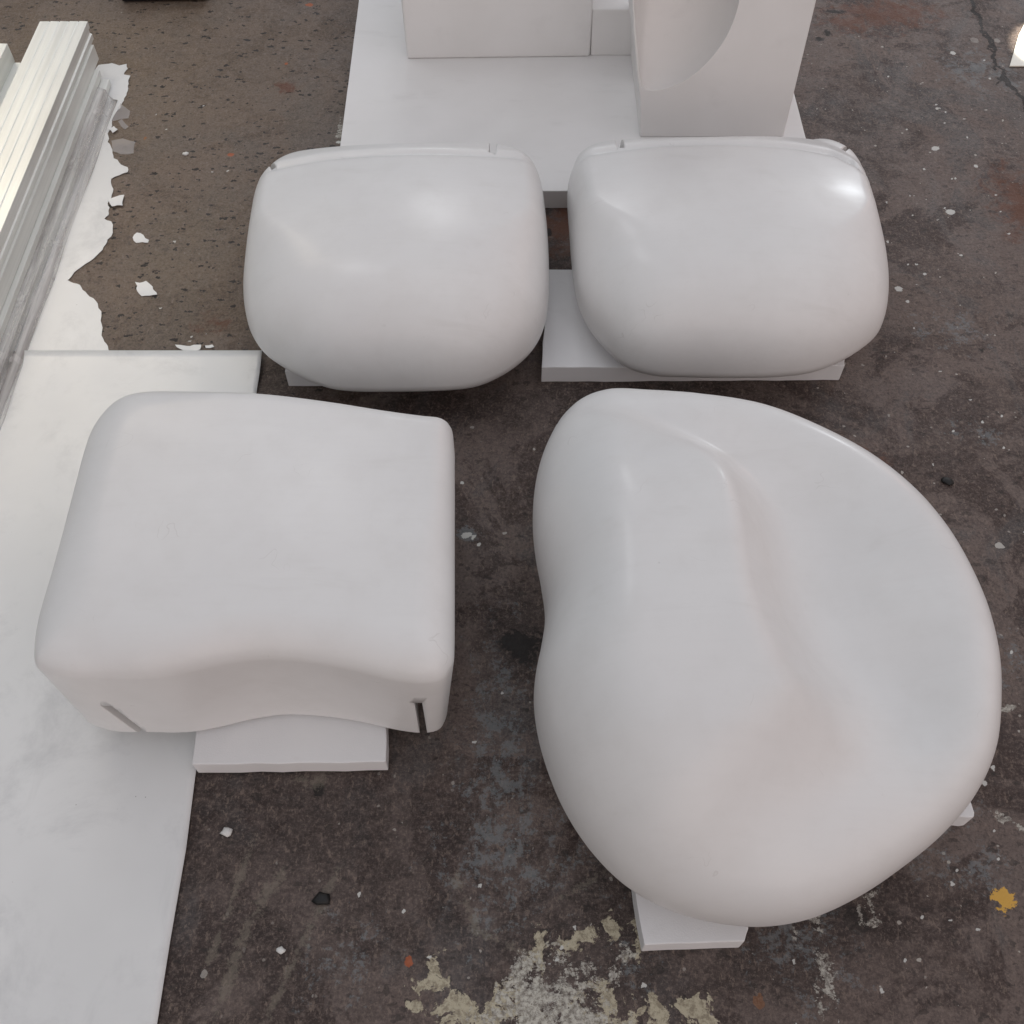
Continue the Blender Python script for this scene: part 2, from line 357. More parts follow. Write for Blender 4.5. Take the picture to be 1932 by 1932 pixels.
# ---------------------------------------------------------------- the floor
def build_floor():
    xs = np.concatenate([[-9, -5, -3, -2], np.linspace(-1.42, 1.42, 711), [2, 3, 5, 9]])
    ys = np.concatenate([[-5, -2, -.5], np.linspace(0.15, 2.85, 676), [3.6, 5, 8, 12]])
    X, Y = np.meshgrid(xs, ys); nx, ny = len(xs), len(ys)
    Q = np.stack([X.ravel(), Y.ravel()], 1)
    V = np.column_stack([Q, np.zeros(len(Q))])
    I = np.arange(nx * ny).reshape(ny, nx)
    Fq = np.stack([I[:-1, :-1].ravel(), I[:-1, 1:].ravel(), I[1:, 1:].ravel(), I[1:, :-1].ravel()], 1)
    me = bpy.data.meshes.new('floor')
    me.vertices.add(len(V)); me.vertices.foreach_set('co', V.ravel())
    me.loops.add(Fq.size); me.loops.foreach_set('vertex_index', Fq.ravel().astype(np.int32))
    me.polygons.add(len(Fq)); me.polygons.foreach_set('loop_start', (np.arange(len(Fq)) * 4).astype(np.int32))
    me.update(calc_edges=True)
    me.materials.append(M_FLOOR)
    def field(name, blobs=(), lines=(), soft=1.0):
        f = np.zeros(len(Q))
        for b in blobs:
            px, py, rx = b[:3]; ry = b[3] if len(b) > 3 else rx; ang = math.radians(b[4]) if len(b) > 4 else 0; amp = b[5] if len(b) > 5 else 1
            c = np.array(at(px, py)[:2]); d = Q - c
            rm = max(rx, ry); w = np.nonzero((np.abs(d[:, 0]) < rm) & (np.abs(d[:, 1]) < rm))[0]
            if not len(w): continue
            d = d[w]
            u = d[:, 0] * math.cos(ang) + d[:, 1] * math.sin(ang); v = -d[:, 0] * math.sin(ang) + d[:, 1] * math.cos(ang)
            f[w] = np.maximum(f[w], amp * np.clip(1 - np.sqrt((u / rx) ** 2 + (v / ry) ** 2), 0, 1) ** soft)
        for pts, w in lines:
            L = np.array([at(*p)[:2] for p in pts])
            k = np.nonzero((Q[:, 0] > L[:, 0].min() - w) & (Q[:, 0] < L[:, 0].max() + w) & (Q[:, 1] > L[:, 1].min() - w) & (Q[:, 1] < L[:, 1].max() + w))[0]
            f[k] = np.maximum(f[k], np.clip(1 - seg_dist(Q[k], L) / w, 0, 1))
        a = me.attributes.new(name, 'FLOAT', 'POINT'); a.data.foreach_set('value', f.astype(np.float32))
    field('tan', [(120, 150, 1.0, .9, 0, 1.15), (350, 480, .55, .7, 0, .95)], soft=.7)  # tan concrete, with the warm light pool at far left painted in
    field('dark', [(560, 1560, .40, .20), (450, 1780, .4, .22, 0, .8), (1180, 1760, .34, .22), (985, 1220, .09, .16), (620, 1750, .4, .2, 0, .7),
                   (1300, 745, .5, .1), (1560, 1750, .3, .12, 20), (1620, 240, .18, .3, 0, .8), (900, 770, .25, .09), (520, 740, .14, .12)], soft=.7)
    field('speckle', [(1800, 450, .75, 1.2, 0, 1.6), (1800, 1700, .5, .6, 0, 1.3), (1100, 1750, .5, .4, 0, .8)], soft=.6)
    field('rust', [(1670, 25, .20, .12), (1600, 40, .12, .09, 0, .8), (1925, 380, .10, .2, 0, .85), (1060, 430, .08, .14, 0, .8),
                   (540, 165, .04, .03), (1590, 860, .1, .06, 0, .8), (400, 610, .05, .04, 0, .6)])
    field('blue_and_sheen', [(940, 1440, .09, .35, 0, .75), (960, 1600, .16, .2, 0, .7), (1860, 130, .25, .16, 0, .75), (1800, 620, .12, .09, 0, .7), (1500, 1770, .14, .10, -50, .8), (1700, 1600, .2, .06, 15, .7), (980, 1560, .10, .14, 0, .6),  # patches between the two seats put ceiling sheen into the floor colour
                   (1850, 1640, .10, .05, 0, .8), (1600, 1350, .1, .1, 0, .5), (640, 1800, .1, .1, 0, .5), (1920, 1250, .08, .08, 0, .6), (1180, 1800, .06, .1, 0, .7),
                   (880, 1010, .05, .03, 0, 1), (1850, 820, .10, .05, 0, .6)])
    field('oil', [(985, 1215, .055, .05), (1575, 22, .045, .02), (1560, 60, .02, .03), (600, 1492, .014, .018), (1035, 440, .012, .02), (290, 1470, .01, .01),
                  (1545, 75, .018, .018), (1700, 120, .03, .012, 0, .8), (1850, 660, .02, .015, 0, .8)])
    field('streak', [(590, 1470, .04, .025, 0, 1)], [([(530, 1650), (470, 1740), (400, 1932)], .016), ([(640, 1640), (560, 1800), (500, 1932)], .013), ([(480, 1580), (430, 1720), (380, 1850)], .010),
                         ([(1050, 1700), (1200, 1610)], .01), ([(860, 1650), (900, 1760), (1000, 1800)], .012)])
    field('cream', [(1020, 1912, .15, .06, 0, 1.1), (1015, 1795, .018, .055, 0, 1.0), (1025, 1840, .035, .05, 0, 1), (960, 1915, .12, .05), (1110, 1760, .055, .026, 10, .95), (1160, 1750, .045, .03, 0, .95),
                    (1085, 1785, .03, .02), (815, 1840, .022, .045, -15), (790, 1855, .03, .02), (825, 1870, .03, .035), (880, 1900, .07, .025, -15), (935, 1890, .05, .02), (1200, 1775, .014, .05, 0, .9),
                    (1150, 1900, .05, .035), (1240, 1910, .06, .025), (1330, 1915, .05, .03), (1290, 1930, .09, .03), (1090, 1935, .16, .04), (790, 1895, .02, .012), (1180, 1465 + 340, .01, .01)], soft=.8)
    field('pale', [(1030, 1890, .09, .09, 0, 1.1), (1040, 1925, .13, .06, 0, 1.1), (1555, 1830, .014, .055, 5, .95), (1560, 1810, .016, .03), (1548, 1900, .006, .07, 3, .9),
                   (1530, 1720, .012, .04, 12, .9), (1515, 1690, .012, .03, 15), (1175, 1800, .03, .02, 0, .9), (1160, 1830, .014, .05, 10, .8), (1640, 1700, .015, .05, 0, .8), (1500, 1760, .008, .03, 0, .8),
                   (1905, 1335, .05, .008, 18, 1), (1885, 1545, .006, .02, 25, 1), (640, 255, .022, .03, 0, .8), (645, 240, .012, .05, 0, .7)],
          [([(1620, 1710), (1625, 1740)], .008), ([(1880, 1530), (1932, 1565)], .006)])
    field('yellow', [(1898, 1700, .024, .020, 0, 1.4)])
    field('orange', [(436, 292, .013, .011, 0, 1.3), (584, 9, .016, .012, 0, 1.1), (772, 1815, .010, .012, 0, .9), (540, 120, .008, .008, 0, .9)])
    wh = []
    rr = random.Random(3)
    for (cx, cy, sx, sy, k) in [(1800, 250, 90, 120, 26), (1780, 420, 90, 120, 24), (1700, 560, 60, 80, 12), (1830, 760, 80, 100, 14), (1850, 1620, 60, 120, 18), (1500, 1850, 200, 60, 14),
                                (900, 1650, 120, 100, 5), (1040, 1770, 70, 25, 8), (880, 1015, 15, 12, 5), (900, 900, 30, 300, 8), (380, 350, 100, 120, 10), (340, 600, 80, 60, 8), (650, 1750, 120, 100, 3), (1900, 1000, 20, 200, 8)]:
        for _ in range(int(k * .6)):
            s = rr.uniform(.0038, .0060) * (1.3 if rr.random() < .12 else 1)
            wh.append((rr.gauss(cx, sx), rr.gauss(cy, sy), s, s * rr.uniform(.6, 1), rr.uniform(0, 180), 1.3))
    wh += [(1798, 100, .012, .012, 0, 1.2), (1793, 400, .016, .013, 0, 1.2), (1765, 280, .016, .012, 30, 1.1), (1695, 545, .012, .012, 0, 1.2), (640, 268, .012, .008, 0, 1.2), (880, 1010, .014, .008, 20, 1.2)]
    field('white', wh)
    ck = [(1832, 0), (1838, 20), (1850, 45), (1858, 66), (1868, 85), (1872, 100), (1880, 120), (1895, 140), (1907, 160), (1920, 178), (1932, 195), (1960, 240), (2010, 300)]
    ck2 = []
    r2 = random.Random(5)
    for a, b in zip(ck[:-1], ck[1:]):
        for j in range(3):
            t = j / 3; ck2.append((a[0] + (b[0] - a[0]) * t + r2.uniform(-5, 5), a[1] + (b[1] - a[1]) * t + r2.uniform(-2, 2)))
    field('crack', [(1876, 128, .02, .03, 0, .9), (1888, 150, .03, .014, -30, .95)], [(ck2, .0115), ([(1858, 60), (1872, 75), (1878, 95), (1872, 110)], .009), ([(1895, 140), (1880, 160)], .007)])
    o = bpy.data.objects.new('floor', me); COL.objects.link(o)
    tag(o, 'dark stained concrete workshop floor with paint specks and a crack', kind='structure'); 
    return o
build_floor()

# ---------------------------------------------------------------- soft rounded solids
def solid(name, sil, centre_px, zr, top, bot, rt, rb, zr2=None, wall_in=0.0, NA=288, rad=None, mat=M_COAT, pw=6.0, iters=9, n_in=22, n_f=12, pe=2.0):
    """sil: silhouette in the photo; the plan outline is solved so that the solid's outline meets it.
    top/bot: functions (x, y) -> z;  rt / rb: fillet widths of the upper and lower rim (numbers or functions of angle)."""
    sil = catmull(sil, 8)
    cpx = np.array(centre_px, float)
    d = sil - cpx; ang = np.arctan2(d[:, 1], d[:, 0]); rad_ = np.linalg.norm(d, axis=1)
    o = np.argsort(ang); ang, rad_ = ang[o], rad_[o]
    tgt = lambda a: np.interp((a + np.pi) % (2 * np.pi) - np.pi, np.concatenate([ang - 2 * np.pi, ang, ang + 2 * np.pi]), np.tile(rad_, 3))
    zm = zr if np.isscalar(zr) else .2
    c0 = np.array(at(*centre_px, zm)[:2])
    th = np.linspace(0, 2 * np.pi, NA, endpoint=False)
    D = np.stack([np.cos(th), np.sin(th)], 1)
    R = np.full(NA, .3)
    zr_ = np.full(NA, zr) if np.isscalar(zr) else zr(th)
    wall_in = np.full(NA, wall_in) if np.isscalar(wall_in) else wall_in(th)
    z2_ = zr_ if zr2 is None else (np.full(NA, zr2) if np.isscalar(zr2) else zr2(th))
    S1 = np.concatenate([np.linspace(0, 1, n_in + 1)[1:] * .62, 1 - .38 * (1 - np.sin(np.linspace(0, np.pi / 2, n_f * 3 + 1)[1:])) ])
    cst = np.sum(1 / (1 + np.linspace(-60, 60, 20001) ** 2) ** ((pw + 1) / 2)) * (120 / 20000)
    def soft_dist(C, xy):
        seg = np.roll(C, -1, 0); M = np.concatenate([C * (1 - t) + seg * t for t in (.25, .75)]); Ls = np.tile(np.linalg.norm(seg - C, axis=1) / 2, 2)
        de = seg_dist(xy, C, closed=True); out = np.empty(len(xy))
        for a0 in range(0, len(xy), 4000):
            q = xy[a0:a0 + 4000]; dd = np.maximum(np.linalg.norm(q[:, None] - M[None], axis=2), 1e-4)
            out[a0:a0 + 4000] = ((Ls / dd ** (pw + 1)).sum(1) / cst) ** (-1 / pw)
        w = sstep((de - .006) / .012)
        return de * (1 - w) + out * w
    val = lambda f, xy: np.full(len(xy), f) if np.isscalar(f) else f(xy[:, 0], xy[:, 1])
    def rings(R, fast=False):
        out = []; C = c0 + D * R[:, None]; C2 = c0 + D * (R - (wall_in if zr2 is not None else 0 * wall_in))[:, None]
        S1_ = S1[S1 > .72][::3] if fast else S1
        if fast: S1_ = np.append(S1_, 1.0)
        XY = np.concatenate([c0 + D * (R * t)[:, None] for t in S1_]); dt = seg_dist(XY, C[::4], closed=True) if fast else soft_dist(C, XY)
        rtv = val(rt, XY); g = np.clip(1 - dt / rtv, 0, 1); g[-NA:] = 1
        zt = np.tile(zr_, len(S1_)); Z = zt + (top(XY[:, 0], XY[:, 1]) - zt) * np.clip(1 - g ** pe, 0, 1) ** (1 / pe)
        out += list(np.column_stack([XY, Z]).reshape(len(S1_), NA, 3))
        if zr2 is not None:
            for k in range(1, 9):
                u = k / 8; xy = c0 + D * (R - wall_in * u)[:, None]
                out.append(np.column_stack([xy, zr_ + (z2_ - zr_) * u]))
        S2 = S1_[::-1][1::2]
        XY = np.concatenate([c0 + (C2 - c0) * t for t in S2]); db = seg_dist(XY, C2[::4], closed=True) if fast else soft_dist(C2, XY)
        g = np.clip(1 - db / val(rb, XY), 0, 1); zt = np.tile(z2_, len(S2))
        Z = zt - (zt - bot(XY[:, 0], XY[:, 1])) * np.sqrt(1 - g ** 2)
        out += list(np.column_stack([XY, Z]).reshape(len(S2), NA, 3))
        return out
    for it in range(iters):
        A = np.array(rings(R, it < iters - 2))
        pp = proj(A) - cpx; aa = np.arctan2(pp[..., 1], pp[..., 0]); rr = np.linalg.norm(pp, axis=2)
        rat = np.min(tgt(aa) / np.maximum(rr, 60.), axis=0)
        R = R * (1 + .85 * (rat - 1))
        if it < iters - 3: R = (np.roll(R, 1) + 2 * R + np.roll(R, -1)) / 4
    R = (np.roll(R, 1) + 2 * R + np.roll(R, -1)) / 4
    G = rings(R)
    err = None
    verts = [np.array([[*c0, float(top(np.array([c0[0]]), np.array([c0[1]]))[0])]])] + G + [np.array([[*c0, float(bot(np.array([c0[0]]), np.array([c0[1]]))[0])]])]
    V = np.vstack(verts); n = len(G); faces = []
    for i in range(NA):
        j = (i + 1) % NA
        faces.append((0, 1 + i, 1 + j))
        for k in range(n - 1):
            a = 1 + k * NA; b = a + NA
            faces.append((a + i, b + i, b + j, a + j))
        a = 1 + (n - 1) * NA
        faces.append((a + i, len(V) - 1, a + j))
    o = link_mesh(name, V, faces, mat)
    bm = bmesh.new(); bm.from_mesh(o.data); bmesh.ops.recalc_face_normals(bm, faces=bm.faces); bm.to_mesh(o.data); bm.free()
    return o

def bool_cut(o, c):
    nv = len(o.data.vertices)
    for solver, self_ in (('EXACT', False), ('EXACT', True), ('FAST', False)):
        md = o.modifiers.new('b', 'BOOLEAN'); md.operation = 'DIFFERENCE'; md.solver = solver; md.object = c
        if solver == 'EXACT': md.use_self = self_
        bpy.context.view_layer.update()
        me = bpy.data.meshes.new_from_object(o.evaluated_get(bpy.context.evaluated_depsgraph_get()))
        o.modifiers.clear()
        ok = len(me.vertices) > nv * .9 and len(me.vertices) != nv
        print('CUT', o.name, solver, self_, nv, len(me.vertices), ok)
        if ok: o.data = me; break
    bpy.data.objects.remove(c)
def cut(o, pts, depth_dir=None):
    """remove a thin hexahedron (8 corners) from a solid"""
    f = [(0, 1, 2, 3), (7, 6, 5, 4), (0, 4, 5, 1), (1, 5, 6, 2), (2, 6, 7, 3), (3, 7, 4, 0)]
    c = link_mesh('cutter', pts, f, None, smooth=False)
    bm = bmesh.new(); bm.from_mesh(c.data); bmesh.ops.recalc_face_normals(bm, faces=bm.faces); bm.to_mesh(c.data); bm.free()
    bool_cut(o, c)
def slot(o, a, b, w, depth, inward):
    """a, b: world ends of the slot on the face; w: width along x; inward: unit xy direction into the solid"""
    a, b = Vector(a), Vector(b); inn = Vector((inward[0], inward[1], 0)).normalized(); s = Vector((inn.y, -inn.x, 0)) * w / 2
    out = -inn * .06; dd = inn * depth
    ends = [a, b]
    P8 = [a + s + out, a - s + out, b - s + out, b + s + out, a + s + dd, a - s + dd, b - s + dd, b + s + dd]
    cut(o, [tuple(p) for p in P8])

# ---- lower left: squarish seat block on its slab
SL = .045
sil_bl = [(254, 742), (366, 739), (488, 743), (610, 757), (732, 776), (800, 785), (828, 788), (847, 799), (856, 821), (858, 900), (858, 1021), (858, 1150), (857, 1241), (852, 1309),
          (840, 1358), (830, 1376), (812, 1382), (781, 1382), (735, 1374), (684, 1362), (610, 1351), (537, 1348), (478, 1356), (415, 1371), (356, 1381), (269, 1381), (220, 1380), (185, 1371), (156, 1356), (107, 1312), (76, 1278), (66, 1250), (65, 1220),
          (73, 1167), (98, 1080), (122, 992), (142, 915), (161, 845), (173, 812), (190, 785), (218, 757)]
def top_bl(x, y):
    c = np.array(at(470, 1000, .28)[:2])
    return .297 - .04 * (x - c[0]) ** 2 - .05 * (y - c[1]) ** 2
bl = solid('seat_block', sil_bl, (470, 1090), .245, top_bl, lambda x, y: np.full_like(x, SL + .002), lambda x, y: .036 + .018 * sstep((.85 - y) / .15) + .052 * sstep((-.42 - x) / .25), .012, zr2=.06, wall_in=lambda th: .003 + .03 * np.clip(np.cos(th), 0, 1) ** 6, NA=360)
# the rounded upper edge is tight on the right and wide on the left
tag(bl, 'white square-cornered seat block with an arched front edge and two slots', 'seat block')
fy = lambda px, z: at(px, 1381, z)
a = np.array(at(200, 1331, .135)); b = np.array(at(264, 1380, .05))

# ---- the two pillows
sil_l = [(500, 322), (513, 308), (530, 296), (560, 284), (640, 275), (760, 270), (880, 268), (930, 270), (972, 278), (1000, 298), (1018, 335), (1029, 400), (1034, 460), (1036, 520), (1035, 565), (1028, 612), (1012, 650), (985, 682), (945, 710), (900, 729),
         (850, 736), (740, 739), (660, 738), (620, 732), (580, 717), (535, 693), (500, 667), (475, 630), (463, 587), (459, 540), (463, 480), (473, 405), (484, 352)]
sil_r = [(1082, 315), (1092, 292), (1112, 275), (1150, 264), (1200, 261), (1260, 260), (1380, 257), (1480, 256), (1540, 260), (1580, 268), (1606, 283), (1622, 305), (1642, 350), (1660, 415), (1673, 480), (1677, 535), (1671, 590), (1655, 630), (1625, 658), (1580, 685),
         (1530, 703), (1470, 711), (1400, 713), (1300, 712), (1230, 708), (1180, 692), (1140, 657), (1108, 615), (1089, 570), (1080, 515), (1074, 440), (1070, 375), (1073, 340)]
def pillow(name, sil, cpx, crease, hz=.25, seedc=0):
    cc = np.array(at(*cpx, hz)[:2])
    L = np.array([at(px, py, hz - .035)[:2] for px, py in crease])
    o_ = np.argsort(L[:, 0]); L = L[o_]
    def top(x, y):
        yc = np.interp(x, L[:, 0], L[:, 1])
        z = hz + .016 - .36 * (x - cc[0]) ** 2 - .44 * (y - cc[1] - .10) ** 2
        d = y - yc
        z = z - .22 * np.where(d > 0, np.sqrt(d * d + .0001) - .01, 0) - .011 * np.exp(-(d / .012) ** 2)
        z = np.maximum(z, .165)
        return z
    return solid(name, sil, cpx, lambda th: .116 + .018 * np.sin(th), top, lambda x, y: .045 + .35 * np.clip(np.hypot(x - cc[0], (y - cc[1]) * 1.2) - .17, 0, 1) ** 2,
                 lambda x, y: .145 - .10 * sstep((y - cc[1] - .04) / .15), .08, NA=360, pe=2.3, pw=3.0)
pl = pillow('back_cushion', sil_l, (748, 505), [(440, 330), (510, 318), (600, 310), (760, 306), (900, 302), (960, 298), (1040, 300)])
tag(pl, 'white rounded cushion shape lying left of the other one, slot near its top right', 'cushion', 'pair of rounded white cushion shapes')
pr = pillow('back_cushion', sil_r, (1375, 487), [(1060, 300), (1110, 292), (1200, 288), (1350, 286), (1500, 284), (1570, 288), (1610, 305), (1640, 330)])
tag(pr, 'white rounded cushion shape with a bright glint at its top right corner', 'cushion', 'pair of rounded white cushion shapes')

# ---- the heart shaped seat
sil_h = [(1155, 733), (1220, 735), (1309, 741), (1437, 761), (1543, 801), (1644, 855), (1724, 918), (1775, 975), (1815, 1035), (1862, 1135), (1885, 1225), (1890, 1300), (1880, 1410), (1840, 1500), (1777, 1575), (1702, 1637), (1620, 1692), (1530, 1733), (1450, 1748),
         (1380, 1746), (1300, 1730), (1230, 1702), (1170, 1663), (1110, 1600), (1065, 1530), (1035, 1460), (1015, 1390), (1007, 1325), (1011, 1270), (1022, 1215), (1028, 1168), (1021, 1110), (1010, 1050), (1005, 990), (1008, 930), (1020, 870), (1040, 820), (1068, 777), (1106, 747)]
ZH = .34
ridge_px = [(1090, 720), (1190, 757), (1280, 800), (1360, 845), (1415, 905), (1440, 980), (1455, 1070), (1480, 1160), (1520, 1240), (1560, 1310), (1560, 1375), (1500, 1450), (1420, 1530), (1340, 1620), (1260, 1720), (1180, 1800)]
RP = np.array([at(px, py, ZH - .03)[:2] for px, py in catmull(ridge_px, 5, closed=False)])
HP = np.vstack([RP, [at(900, 1850, ZH)[:2]], [at(850, 700, ZH)[:2]]])
hc = np.array(at(1440, 1200, ZH)[:2])
def top_h(x, y):
    sh = x.shape; Q = np.stack([x.ravel(), y.ravel()], 1)
    d = seg_dist(Q, RP); s = np.where(inside(Q, HP), d, -d).reshape(sh)
    pyx = proj(np.stack([x, y, np.full_like(x, ZH)], -1)); py = pyx[..., 1]
    blur = lambda K, Vv: sum(w_ * np.interp(py + o_, K, Vv) for o_, w_ in zip(range(-120, 121, 20), BW)) / sum(BW)
    BW = [math.exp(-(i / 3.2) ** 2) for i in range(-6, 7)]
    amp = blur([700, 780, 860, 1000, 1200, 1350, 1480, 1620, 1720], [.010, .040, .080, .108, .114, .098, .066, .032, .008])
    wd = blur([730, 800, 900, 1100, 1500], [.07, .095, .11, .125, .19])
    q = np.clip((s + wd * .5) / (wd * 1.12), 0, 1)
    hump = amp * q ** 3 * (q * (6 * q - 15) + 10) - .32 * amp * np.exp(-((s + wd * .75) / .075) ** 2)
    # dome of the left hump, shallow dish with a rolled rim on the right
    dome = -.30 * np.clip(-(x - hc[0]) - .02, 0, 1) ** 2
    dish = .42 * np.clip(x - hc[0] - .02, 0, 1) ** 2 * 1.0 
    back = .06 * np.clip(y - hc[1] - .12, 0, 1) - .10 * np.clip(hc[1] - y - .12, 0, 1)
    return .262 + hump + dome + dish + back
def rt_h(x, y):
    return .09 + .07 * np.clip(-(x - hc[0]) / .25, 0, 1) + .02 * np.clip(-(y - hc[1]) / .4, 0, 1)
he = solid('lounge_seat', sil_h, (1440, 1240), lambda th: .140 + .02 * np.sin(th), top_h,
           lambda x, y: .05 + .30 * np.clip(np.hypot(x - hc[0] + .02, y - hc[1]) - .22, 0, 1) ** 2, rt_h, .12, NA=420, n_in=44, pe=2.5, pw=4.5)
tag(he, 'large white heart-shaped sculpted seat with a raised hump and shallow dish', 'seat')

# slots
wallf = at(200, 1331, .14)
def face_point(px, py, z): return at(px, py, z)
def hit(o, px, py):
    bpy.context.view_layer.update()
    a = Vector((0, 0, H)); b = Vector(at(px, py, 0)); M = o.matrix_world.inverted()
    ok, loc, nrm, _ = o.ray_cast(M @ a, (M.to_3x3() @ (b - a)).normalized())
    return o.matrix_world @ loc if ok else None
def open_slot(o, top_px, foot_px, w, depth, inward, over=.05):
    A = hit(o, *top_px); B = hit(o, *foot_px)
    B = B + (B - A).normalized() * over
    slot(o, A, B, w, depth, inward)
# lower-left block: two slots open at the bottom of its front
open_slot(bl, (201, 1332), (255, 1372), .014, .05, (0.15, 1), .03)
open_slot(bl, (789, 1326), (797, 1372), .011, .07, (-.12, 1), .04)
# cushions: slots in the far flange, running over the far edge
def flange_slot(o, px, py1, w, ang=0.0):
    a = hit(o, px, py1); s = Vector((math.cos(ang) * w / 2, math.sin(ang) * w / 2, 0)); f = Vector((-math.sin(ang) * .2, math.cos(ang) * .2, 0))
    lo = Vector((0, 0, -.13)); hi = Vector((0, 0, .08))
    P8 = [a + s + hi, a - s + hi, a - s + lo, a + s + lo, a + s + f + hi, a - s + f + hi, a - s + f + lo, a + s + f + lo]
    cut(o, [tuple(p) for p in P8])
flange_slot(pl, 929, 288, .014); flange_slot(pl, 517, 318, .010, .5)
flange_slot(pr, 1171, 279, .014); flange_slot(pr, 1592, 284, .009, -.6)

# ---------------------------------------------------------------- foam slabs under the pieces
def slab(px, z1=.042, z0=.0, label='', bev=.0018, rough=.0013, mat=M_FOAM):
    o = prism('foam_slab', [at(a, b, z1)[:2] for a, b in px], z0, z1, mat, bev=bev, rough=rough)
    return tag(o, label, 'foam slab')
slab([(362, 1442), (728, 1437), (728, 1150), (400, 1150)], z0=.005, label='white foam slab under the square-cornered seat block')
slab([(1022, 693), (1594, 690), (1594, 676), (1560, 508), (1034, 508)], label='white foam slab under the cushion with the bright glint')
slab([(537, 701), (880, 698), (860, 540), (560, 540)], label='white foam slab almost hidden under the cushion left of the other one')
slab([(1216, 1783), (1405, 1776), (1412, 1752), (1400, 1560), (1180, 1560)], label='white foam slab under the near end of the heart-shaped seat')
slab([(1640, 1541), (1815, 1541), (1838, 1541), (1836, 1525), (1800, 1420), (1640, 1420)], label='white foam slab peeking out right of the heart-shaped seat')
slab([(1300, 900), (1600, 900), (1600, 1000), (1300, 1000)], label='white foam slab hidden beneath the far part of the heart-shaped seat') if False else None

# ---------------------------------------------------------------- base board and the carved pieces on it
ZB = .047
board = prism('base_board', [(-.386, at(1050, 360, ZB)[1]), (.668, at(1050, 360, ZB)[1]), (.664, 3.1), (-.402, 3.1)], 0, ZB, M_PRIM, bev=.002, rough=.0004)
bpts = [at(1050, 360, ZB)[1]]
tag(board, 'wide white base board behind the cushions carrying three upright blocks', 'board')
def box_front(name, front, depth, mat, bev=.004):
    n = len(front)
    v = list(front) + [(p[0] + (0.0), p[1] + depth, p[2]) for p in front]
    f = [tuple(range(n)), tuple(range(2 * n - 1, n - 1, -1))] + [(i, n + i, n + (i + 1) % n, (i + 1) % n) for i in range(n)]
    o = link_mesh(name, v, f, mat, smooth=False); bevel_mesh(o, bev, 3); return o
yb = at(768, 112, ZB)[1]
xl = at(768, 112, ZB)[0]; xr = at(1113, 106, ZB)[0]
mb = box_front('upright_block', [(xl, yb, ZB), (xr, yb + .01, ZB), (xr - .004, yb + .01, .42), (xl - .004, yb, .42)], .40, M_PRIM, bev=.008)
tag(mb, 'broad plain white block standing at the left of the base board', 'block')
yb2 = at(1118, 105, ZB)[1]
x2l = xr + .0015; x2r = at(1230, 105, ZB)[0]
zt2 = at_plane_y(1150, 18, yb2)[2]
sb = box_front('upright_block', [(x2l, yb2, ZB), (x2r, yb2, ZB), (x2r, yb2, zt2), (x2l - .003, yb2, zt2)], .30, M_PRIM)
tag(sb, 'narrow lower white block between the broad plain block and the hollowed one', 'block')
# tall block with a scooped hollow in its front
yt = at(1478, 256, ZB)[1] - .005
fr = [at_plane_y(px, py, yt) for px, py in [(1196, 262), (1480, 262), (1478, 254), (1560, -80), (1600, -260), (1180, -260), (1184, -60), (1189, 60), (1194, 130), (1198, 180)]]
fr = [(at(1207, 258, ZB)[0], yt, ZB), (at(1478, 258, ZB)[0], yt, ZB)] + [at_plane_y(px, py, yt) for px, py in [(1560, -80), (1600, -240), (1186, -240), (1190, -60), (1195, 60), (1201, 130), (1207, 190)]]
tb = box_front('carved_block', fr, .34, M_PRIM, bev=.004)
def hollow(o):
    pts = catmull([(1186, -230), (1192, -60), (1198, 40), (1203, 100), (1207, 145), (1213, 165), (1224, 171), (1250, 169), (1290, 153), (1328, 124), (1360, 86), (1382, 45), (1395, 0), (1402, -60), (1400, -130), (1380, -230)], 6, closed=False)
    C = np.array([at_plane_y(px, py, 0 + yt) for px, py in pts]); cen = np.array(at_plane_y(1262, -60, yt))
    cen[2] = min(cen[2], 2)
    n = len(C); layers = []
    # a bit proud of the face, then a bowl into it
    K = 12
    layers.append(C + np.array([0, -.02, 0]))
    layers.append(C + np.array([0, .0, 0]) * 1)
    for k in range(1, K + 1):
        ph = k / K * math.pi / 2 * .97
        s = math.cos(ph); dd = .17 * math.sin(ph)
        L = cen + (C - cen) * s; L[:, 1] = yt + dd; layers.append(L)
    V = np.vstack(layers); f = []
    for a in range(len(layers) - 1):
        for i in range(n):
            j = (i + 1) % n; f.append((a * n + i, a * n + j, (a + 1) * n + j, (a + 1) * n + i))
    f.append(tuple(range(n - 1, -1, -1))); f.append(tuple((len(layers) - 1) * n + i for i in range(n)))
    c = link_mesh('cutter', V, f, M_PRIM, smooth=True)
    bm = bmesh.new(); bm.from_mesh(c.data); bmesh.ops.recalc_face_normals(bm, faces=bm.faces); bm.to_mesh(c.data); bm.free()
    bool_cut(o, c)
hollow(tb)
tag(tb, 'tall white block with a deep scooped hollow in its front face', 'carved block')

